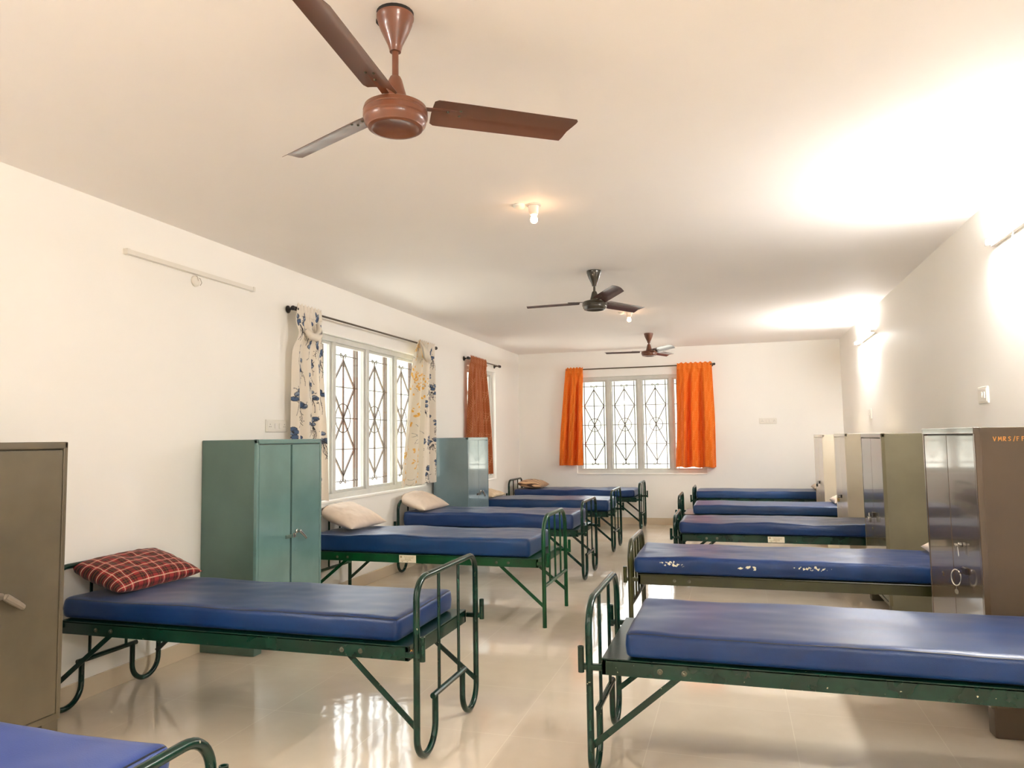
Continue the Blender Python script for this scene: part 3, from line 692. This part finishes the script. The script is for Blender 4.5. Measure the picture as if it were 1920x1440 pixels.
# ------------------------------------------------------------------ ceiling fans
def fan(label, x, y, ang, M, Mb, Rb, zb, zm0, zm1, bell, pitch=12, can_r=.066, seed=0, gap=False, flip=1):
    t = thing('ceiling_fan', label, 'ceiling fan', (x, y, 0), 0, 'ceiling fans')
    c0 = H - (.012 if gap else 0)
    MB().lathe([(.020, -.005), (.022, .004), (.026, .02), (can_r * .78, .075), (can_r * .92, .10), (can_r * .95, .112), (can_r, .118), (can_r, c0 - H + .138)], (0, 0, H - .138), n=32).build('canopy', M, t)
    if gap:
        g = MB(); g.lathe([(can_r * .95, 0), (can_r * 1.0, .0125)], (0, 0, H - .0125), n=24); g.rbox((-can_r * 1.08, -.012, H - .03), (-can_r * .9, .012, H - .01), .003, 1)
        g.build('dark_gap_and_hook', M_hole, t)  # black disc paints the dark gap over the canopy; the block is the hook
    MB().tube([(0, 0, bell - .02), (0, 0, H - .13)], .0115, 14).build('downrod', M, t)
    MB().lathe([(.018, 0), (.024, -.012), (.034, -.05), (.040, -.07), (.042, -.085), (.050, -(bell - zm1) + .004), (.046, -(bell - zm1) - .004)], (0, 0, bell), n=30).build('motor_cover', M, t)
    hm = zm1 - zm0
    MB().lathe([(.055, hm), (.096, hm * .97), (.109, hm * .88), (.113, hm * .72), (.1105, hm * .68), (.113, hm * .64), (.113, hm * .46), (.109, hm * .40), (.109, hm * .36), (.106, hm * .20), (.098, hm * .10), (.096, hm * .04), (.090, 0), (.082, .0), (.076, .005), (.066, .012), (.040, .017), (0, .018)], (0, 0, zm0), n=48).build('motor_housing', M, t)
    for k in range(3):
        an = math.radians(ang + 120 * k); ca, sa = math.cos(an), math.sin(an)
        r0, r1 = .132, Rb; nu, nv = 44, 11
        mb = MB(); tilt = math.radians(pitch) * flip
        def pt(s_, q, th_):
            r = r0 + (r1 - r0) * s_; wd = .062 - .004 * s_
            lead = wd; trail = -wd
            cut = 1.0
            e0 = min(1, s_ * (r1 - r0) / .022); rnd0 = math.sqrt(max(0, 1 - (1 - e0) ** 2)) if e0 < 1 else 1
            y_ = trail + (lead - trail) * q
            d1 = (1 - s_) * (r1 - r0)
            k0 = .82 + .18 * rnd0
            y_ *= k0
            rr = r - (.038 * s_ ** 24) * q ** 1.5 - .012 * s_ ** 20 * abs(2 * q - 1) ** 6
            crv = .005 * (1 - (2 * q - 1) ** 2) - .012 * max(0, (q - .70) / .30)
            z = zb + y_ * math.sin(tilt) + crv + th_
            yl = y_ * math.cos(tilt)
            return Vector((rr * ca - yl * sa, rr * sa + yl * ca, z))
        vs = [pt(i / (nu - 1), j / (nv - 1), th_) for th_ in (0, -.0018) for j in range(nv) for i in range(nu)]
        N = nu * nv; fs = []
        for j in range(nv - 1):
            for i in range(nu - 1):
                a_ = j * nu + i; fs.append((a_, a_ + 1, a_ + nu + 1, a_ + nu)); fs.append((N + a_, N + a_ + nu, N + a_ + nu + 1, N + a_ + 1))
        rim = [i for i in range(nu)] + [j * nu + nu - 1 for j in range(1, nv)] + [(nv - 1) * nu + i for i in range(nu - 2, -1, -1)] + [j * nu for j in range(nv - 2, 0, -1)]
        for a_, b_ in zip(rim, rim[1:] + rim[:1]): fs.append((a_, N + a_, N + b_, b_))
        mb.add(vs, fs); bl = mb.build('blade', Mb, t, 40)
        br = MB(); Z = zb - .004
        br.bar((.095 * ca, .095 * sa, Z + .006), (.25 * ca, .25 * sa, Z + .012), .003, .026, side=(0, 0, 1))
        br.build('blade_bracket', M, bl)
        sc = MB()
        for rr, yl in ((.19, 0), (.235, .014), (.235, -.014)):
            sc.lathe([(.005, 0), (.005, -.003), (.002, -.005)], (rr * ca - yl * sa, rr * sa + yl * ca, zb + yl * math.sin(tilt) + .003), n=10)
        sc.build('screw', M_bolt, bl)
    return t
fan('large brown ceiling fan nearest the camera', -1.104, 2.27, 35.5, M_brown, M_blade1, .685, 2.660, 2.575, 2.662, 2.765, 13, gap=True, flip=-1)
fan('dark bronze ceiling fan in the middle of the room', -1.178, 6.508, 58, M_blackfan, M_maroon, .665, 2.715, 2.640, 2.722, 2.81, 14, flip=-1)
fan('small looking reddish brown ceiling fan farthest back', -1.162, 10.783, 66, M_brown, M_maroon, .66, 2.735, 2.662, 2.740, 2.84, 13, flip=-1)

# ------------------------------------------------------------------ lamps and electrical fittings
def bulb(label, x, y):
    t = thing('ceiling_lamp', label, 'lamp', (x, y, H), 0, 'bare bulbs on the ceiling')
    MB().lathe([(.045, 0), (.046, -.006), (.036, -.010), (.033, -.050), (.026, -.060), (.024, -.066)], n=24).build('bulb_holder', M_porc, t)
    MB().lathe([(.012, -.062), (.014, -.070), (.021, -.084), (.024, -.096), (.022, -.109), (.014, -.118), (.003, -.121)], n=20).build('bulb', M_bulb, t)
bulb('lit bare bulb on the ceiling between the first two fans', -1.20, 4.50)
bulb('lit bare bulb seen below the middle fan blade', -1.18, 8.83)
def rose(label, loc, axis):
    t = thing('ceiling_rose', label, 'junction box', loc, 0, 'round junction boxes')
    ax = Vector(axis)
    MB().lathe([(.040, 0), (.040, .010), (.034, .018), (.024, .024)], (0, 0, 0), ax, 22).build('cover', M_white, t)
    return t
rose('round white junction box beside the nearer bulb', (-1.29, 4.47, H), (0, 0, -1))
rose('round white junction box beside the farther bulb', (-1.27, 8.80, H), (0, 0, -1))
rl = rose('round white junction box below the unlit batten', (-A, 4.325, 2.655), (1, 0, 0))
wv = MB(); wv.tube([(.012, .01, .03), (.03, .02, .02), (.035, .03, -.01), (.028, .022, -.03)], .0022, 6); wv.tube([(.012, -.008, .035), (.03, -.012, .03), (.03, .0, .0)], .0022, 6)
tag(wv.build('loose_wire', M_wire, rl), 'loose thin wire')
bt = thing('light_batten', 'long white unlit batten high on the left wall', 'light fitting', (-A, 4.322, 2.716))
MB().rbox((0, -.640, -.016), (.036, .640, .016), .004, 2).build('housing', M_white, bt)
for sy in (-1, 1): MB().rbox((0, sy * .640 - .012, -.019), (.040, sy * .640 + .012, .019), .004, 2).build('end_cap', M_white, bt)
def tubelight(label, y, x=B, rz=0):
    t = thing('tube_light', label, 'light fitting', (x, y, 2.695 if y > Y0 else 2.82), rz, 'lit tube lights high on the walls')
    MB().rbox((-.030, -.63, -.020), (0, .63, .020), .004, 2).build('housing', M_white, t)
    MB().tube([(-.048, -.60, .006), (-.048, .60, .006)], .0135, 14).build('tube', M_tube, t)
    for sy in (-1, 1): MB().rbox((-.066, sy * .612 - .014, -.012), (-.004, sy * .612 + .014, .024), .004, 2).build('end_cap', M_white, t)
    MB().tube([(-.02, .25, -.02), (-.03, .25, -.06), (-.03, .22, -.10), (-.012, .21, -.14), (-.0, .21, -.15)], .003, 6).build('wire', M_wire, t)
tubelight('lit tube light at the right edge of the photo', 4.72)
tubelight('lit tube light farther back on the right wall', 10.12)
tubelight('added unseen tube light behind the camera on the right wall', -.68)  # out of view, added to brighten the front of the room
tubelight('added unseen tube light behind the camera on the left wall', -.30, -A, PI)  # second unseen tube, put in as fill light for the near end
def board(label, loc, axis, w_, h_, items):
    """axis: wall normal; items: list of (offset, kind)"""
    t = thing('switchboard', label, 'switchboard', loc, 0, 'white switchboards'); n = Vector(axis); u = Vector((0, 0, 1)).cross(n)
    def bx(a_, b_, z0, z1, d0, d1, nm, m, r=.002):
        p = u * a_ + n * d0; q = u * b_ + n * d1
        return MB().rbox((min(p.x, q.x), min(p.y, q.y), z0), (max(p.x, q.x), max(p.y, q.y), z1), r, 1).build(nm, m, t)
    bx(-w_ / 2, w_ / 2, -h_ / 2, h_ / 2, 0, .012, 'plate', M_white, .003)
    bx(-w_ / 2 + .012, w_ / 2 - .012, -h_ / 2 + .012, h_ / 2 - .012, .011, .015, 'inner_plate', M_white, .001)
    for of, k in items:
        if k == 's': bx(of - .011, of + .011, -.022, .022, .013, .021, 'switch', M_white, .003)
        else:
            for dx, dz_ in ((0, .012), (-.010, -.008), (.010, -.008)): bx(of + dx - .003, of + dx + .003, dz_ - .003, dz_ + .003, .0145, .0158, 'socket_hole', M_dark, .0005)
    return t
board('white switchboard above the teal cabinet', (-A, 5.32, 1.620), (1, 0, 0), .30, .105, [(-.10, 'o'), (-.03, 's'), (.03, 's'), (.10, 'o')])
board('white switchboard on the end wall right of the orange curtains', (.526, D, 1.712), (0, -1, 0), .27, .095, [(-.09, 'o'), (-.02, 's'), (.03, 's'), (.095, 'o')])
board('square white switch on the right wall above the brown cabinet', (B, 5.75, 1.735), (-1, 0, 0), .20, .115, [(0, 's'), (.05, 's')])
board('small white switch farther back on the right wall', (B, 10.15, 1.73), (-1, 0, 0), .17, .12, [(0, 's')])

# ------------------------------------------------------------------ curtain rods and curtains
def rod(label, p, q, nrm, r=.010, knob=.030):
    t = thing('curtain_rod', label, 'curtain rod', p, 0, 'curtain rods'); d = Vector(q) - Vector(p); n = Vector(nrm); dn = d.normalized()
    MB().tube([(0, 0, 0), tuple(d)], r, 12).build('pole', M_rod, t)
    for k in (0, 1):
        c = d * k + dn * (.035 if k == 0 else -.035)
        b = MB(); b.tube([tuple(c), tuple(c - n * (.08 if abs(n.x) > .5 else .095))], .007, 10)
        b.lathe([(.034, 0), (.034, .006), (.028, .012), (.016, .016), (.010, .03)], tuple(c - n * (.0835 if abs(n.x) > .5 else .0985)), tuple(n), 20)
        b.lathe([(.019, -.016), (.019, .016)], tuple(c), tuple(dn), 14)
        b.build('bracket', M_dark, t)
        f = MB(); f.ball(tuple(d * k + dn * (-.012 if k == 0 else .012)), knob * .72, 12); f.build('finial', M_dark, t)
rod('long bronze curtain rod above the left window', (-A + .085, 5.44, 2.640), (-A + .085, 8.58, 2.652), (1, 0, 0))
rod('short bronze curtain rod above the second left window', (-A + .085, 9.78, 2.648), (-A + .085, 11.24, 2.656), (1, 0, 0))
rod('dark curtain rod on the end wall above the orange curtains', (-2.78, D - .10, 2.672), (-.30, D - .10, 2.672), (0, -1, 0))

def raster_floral(wd, ht, seed, yellow_to=None, res=.004):
    rs = np.random.RandomState(seed); nx, ny = int(wd / res), int(ht / res); img = np.empty((ny, nx, 3), np.float32); img[:] = (.86, .80, .71)
    yy, xx = np.mgrid[0:ny, 0:nx]; xx = xx * res; yy = yy * res
    def ell(cx, cy, a_, b_, th, col, al=1.):
        i0, i1 = max(0, int((cx - .12) / res)), min(nx, int((cx + .12) / res)); j0, j1 = max(0, int((cy - .12) / res)), min(ny, int((cy + .12) / res))
        if i0 >= i1 or j0 >= j1: return
        X = xx[j0:j1, i0:i1] - cx; Y = yy[j0:j1, i0:i1] - cy; u = X * math.cos(th) + Y * math.sin(th); v = -X * math.sin(th) + Y * math.cos(th)
        m = (u / a_) ** 2 + (v / b_) ** 2 < 1; s_ = img[j0:j1, i0:i1]; s_[m] = s_[m] * (1 - al) + np.array(col) * al
    def line(x0, y0, x1, y1, cur, col, th=.0045, n=60, taper=True):
        dx, dy = x1 - x0, y1 - y0
        for k in range(n):
            f = k / (n - 1); b = 4 * f * (1 - f) * cur; px, py = x0 + dx * f - dy * b, y0 + dy * f + dx * b; rr = th * ((1 - f * .6) if taper else 1)
            ell(px, py, max(rr, .0024), max(rr, .0024), 0, col)
    ink = (.055, .055, .065); blue = (.10, .155, .27); lt = (.30, .36, .46)
    def flower(cx, cy, s_):
        for k in range(5):
            an = rs.uniform(-.3, .3); px, py = cx + rs.uniform(-.045, .045) * s_, cy + rs.uniform(-.05, .05) * s_
            ell(px, py, .034 * s_, .020 * s_, an, ink); ell(px, py, .029 * s_, .016 * s_, an, lt if k % 2 else blue); ell(px + .004, py + .007 * s_, .02 * s_, .006 * s_, an, blue)
        for k in range(6):
            a_ = rs.uniform(.9, 2.3); l = rs.uniform(.08, .19) * s_
            line(cx, cy + .03 * s_, cx + math.cos(a_) * l * .8, cy + .03 + math.sin(a_) * l, rs.uniform(-.25, .25), ink, .0026)
        for k in range(5):
            a_ = rs.uniform(0, 2 * PI); l = rs.uniform(.05, .08) * s_; line(cx + math.cos(a_) * .03, cy + math.sin(a_) * .03, cx + math.cos(a_) * l, cy + math.sin(a_) * l, .2, ink, .0024, 24)
        for k in range(7): ell(cx + rs.uniform(-.05, .05), cy + .06 * s_ + rs.uniform(0, .06), .005, .004, 0, ink)
    pts = []
    for _ in range(400):
        c = (rs.uniform(.03, wd - .03), rs.uniform(.05, ht - .05))
        if all((c[0] - p[0]) ** 2 + ((c[1] - p[1]) * .75) ** 2 > .155 ** 2 for p in pts): pts.append(c)
    for c in pts: flower(c[0], c[1], rs.uniform(.8, 1.15))
    if yellow_to:
        m = xx < yellow_to; base = np.array((.80, .75, .65)); img[m] = base
        sv = img.copy()
        for _ in range(230):
            cx, cy = rs.uniform(0, yellow_to), rs.uniform(0, ht)
            if noise.noise(Vector((cx * 4.5 + seed, cy * 3.2, 2))) < -.05: continue
            for k in range(rs.randint(2, 6)):
                ell(cx + rs.normal(0, .022), cy + rs.normal(0, .016), rs.uniform(.008, .02), rs.uniform(.006, .013), rs.uniform(0, 3), (.80, .46, .07), .85)
        for _ in range(70):
            cx, cy = rs.uniform(0, yellow_to), rs.uniform(0, ht); line(cx, cy, cx + rs.uniform(-.07, .07), cy + rs.uniform(-.06, .06), rs.uniform(-.4, .4), (.34, .33, .30), .003, 26)
        img[~m] = sv[~m] if False else img[~m]
    return img
def raster_leaf(wd, ht, base, light, seed, res=.005):
    nx, ny = int(wd / res), int(ht / res); yy, xx = np.mgrid[0:ny, 0:nx]; xx = xx * res; yy = yy * res
    cell = .16; ci = np.floor(yy / cell); X = (xx + .08 * (ci % 2)) / cell; u = (X - np.floor(X) - .5) * 2; v = (yy / cell - ci - .5) * 2
    ph = v * 1.0 + np.abs(u) ** 1.3 * 1.5; s_ = np.abs(((ph * 2.2) % 1) - .5); m = (s_ < .10) & (np.abs(u) < .85)
    sp = (np.abs(u + .18 * np.sin(v * 2)) < .05); m = m | sp
    img = np.empty((ny, nx, 3), np.float32); img[:] = base; img[m] = np.array(base) * .35 + np.array(light) * .65
    return img

def curtain(label, P, n, top, bot, zt, zb, folds, amp, img, wd, ht, m, seed, head=.055, group=None, bunch=0., nu=260, nv=440, hem=0., inward=.0, ease=1.0, knot=None):
    """P(along, out, z) -> world.  top/bot = (start, end) along the rod; img colours the flat cloth"""
    rs = random.Random(seed); ph = [rs.uniform(0, 6.28) for _ in range(6)]
    vs, cols = [], []
    for j in range(nv):
        v = j / (nv - 1); z = zt + (zb - zt) * v
        for i in range(nu):
            u = i / (nu - 1); k = v ** ease
            al = (top[0] + (top[1] - top[0]) * u) * (1 - k) + (bot[0] + (bot[1] - bot[0]) * u) * k
            f1 = math.sin(2 * PI * folds * (u + .03 * math.sin(5 * u + ph[0] + v * 1.5)) + ph[1]) + .45 * math.sin(2 * PI * folds * 1.9 * u + ph[2] + v * 1.2)
            f2 = math.sin(2 * PI * folds * 2.3 * u + ph[3])
            hd = min(1, v * (zt - zb) / head); mixh = min(1, max(0, (v * (zt - zb) - head * .5) / .25))
            out = amp * (.35 + .65 * min(1, v * 1.6)) * f1 * mixh + (1 - mixh) * .010 * f2 + .012 * (1 - mixh)
            out += bunch * math.sin(PI * u) * min(1, v * 2)
            if hd < 1: out = out * .9 + .006 * f2
            if v * (zt - zb) < .10: out = max(out, .016 + .006 * f2 * min(1, v * (zt - zb) / .1))
            al += .006 * math.sin(2 * PI * folds * u * 1.3 + ph[4] + v * 6) * (.4 + v)
            zz = z + hem * math.sin(2 * PI * folds * u + ph[5]) * v ** 3 - (.010 * f2 * max(0, 1 - v * (zt - zb) / .03) if v * (zt - zb) < .03 else 0)
            dk = 0
            if knot:
                d_ = math.hypot((v * (zt - zb) - knot[0]) / knot[1], 0); pin = math.exp(-d_ * d_)
                ca = top[0] + (top[1] - top[0]) * knot[2]; al = al * (1 - pin * knot[3]) + ca * pin * knot[3]; out += .012 * pin * f2 + .03 * pin
            vs.append(Vector(P(al, max(out + inward, -.075), zz)))
            y_ = min(img.shape[0] - 1, int(v * (img.shape[0] - 1))); x_ = min(img.shape[1] - 1, int(u * (img.shape[1] - 1))); cols.append(img[y_, x_])
    mb = MB(); mb.v = vs; mb.f = [(j * nu + i, j * nu + i + 1, (j + 1) * nu + i + 1, (j + 1) * nu + i) for j in range(nv - 1) for i in range(nu - 1)]
    o = mb.build('curtain', m, None, 180, colors=np.array(cols, np.float32))
    md = o.modifiers.new('cloth_thickness', 'SOLIDIFY'); md.thickness = .002
    tag(o, label, 'curtain', group); return o
PLc = lambda t, d, z: (-A + .085 + d, t, z)
PFc = lambda t, d, z: (t, D - .10 - d, z)
im1 = raster_floral(1.0, 1.75, 3)
cu1 = curtain('white curtain with blue flowers, knotted near its top', PLc, None, (5.46, 5.85), (5.42, 5.99), 2.685, .945, 3.2, .030, im1, 1.0, 1.75, M_print, 1, knot=(.27, .09, .5, .12), ease=.6, hem=.01)
im2 = raster_floral(1.3, 1.7, 8, yellow_to=.80)
cu2 = curtain('white curtain with yellow print hanging at the right of the left window', PLc, None, (8.02, 8.52), (7.50, 8.50), 2.690, .965, 3.4, .045, im2, 1.3, 1.7, M_print, 2, ease=.75, hem=.012)
im3 = raster_leaf(.9, 1.75, (.40, .115, .035), (.62, .30, .14), 1)
cu3 = curtain('rust brown curtain on the second left window', PLc, None, (9.84, 10.52), (9.74, 10.80), 2.690, .95, 5, .032, im3, .9, 1.75, M_orange, 3, ease=.8)
im4 = raster_leaf(.75, 1.72, (.82, .185, .010), (.98, .42, .10), 2); im5 = raster_leaf(1.1, 1.72, (.82, .185, .010), (.98, .42, .10), 3)
cu4 = curtain('narrow bright orange curtain left of the end window', PFc, None, (-2.80, -2.50), (-2.95, -2.54), 2.705, 1.005, 2.4, .050, im4, .75, 1.72, M_orange, 4, ease=.8, group='orange curtains')
cu5 = curtain('wide bright orange curtain right of the end window', PFc, None, (-.885, -.325), (-.955, -.305), 2.710, .965, 3.1, .062, im5, 1.1, 1.72, M_orange, 5, ease=.7, group='orange curtains', hem=.01)
# the tied folds of the two printed curtains
def knot_piece(parent, path, rads, img, m, off):
    mb = MB(); mb.tube(fillet(path, .03, 5), None or rads if not hasattr(rads, '__len__') else rads[0], 14)
    nvv = len(mb.v); k = 0; cols = []
    for i, p in enumerate(mb.v): cols.append(img[(int((p.z * 900)) + off) % img.shape[0], (int((p.y * 1300 + p.x * 300)) + off) % img.shape[1]])
    return mb.build('tied_knot', m, parent, 180, colors=np.array(cols, np.float32))
kn = MB(); kn.tube([(-A + .165, 5.50, 2.45), (-A + .185, 5.55, 2.405), (-A + .195, 5.62, 2.40), (-A + .185, 5.68, 2.43), (-A + .16, 5.73, 2.48), (-A + .13, 5.75, 2.54)], [.018, .030, .036, .034, .026, .014], 14)
kn.build('tied_knot', M_print, cu1, 180, colors=np.array([im1[int(p.z * 700) % im1.shape[0], int(p.y * 800) % im1.shape[1]] for p in kn.v], np.float32))
kn = MB(); kn.tube([(-A + .12, 8.03, 2.66), (-A + .165, 8.02, 2.58), (-A + .185, 8.04, 2.50), (-A + .19, 8.10, 2.455), (-A + .17, 8.18, 2.49)], [.016, .035, .050, .040, .018], 14)
kn.build('tied_knot', M_print, cu2, 180, colors=np.array([im2[int(p.z * 700) % im2.shape[0], int(p.y * 800) % 120] for p in kn.v], np.float32))
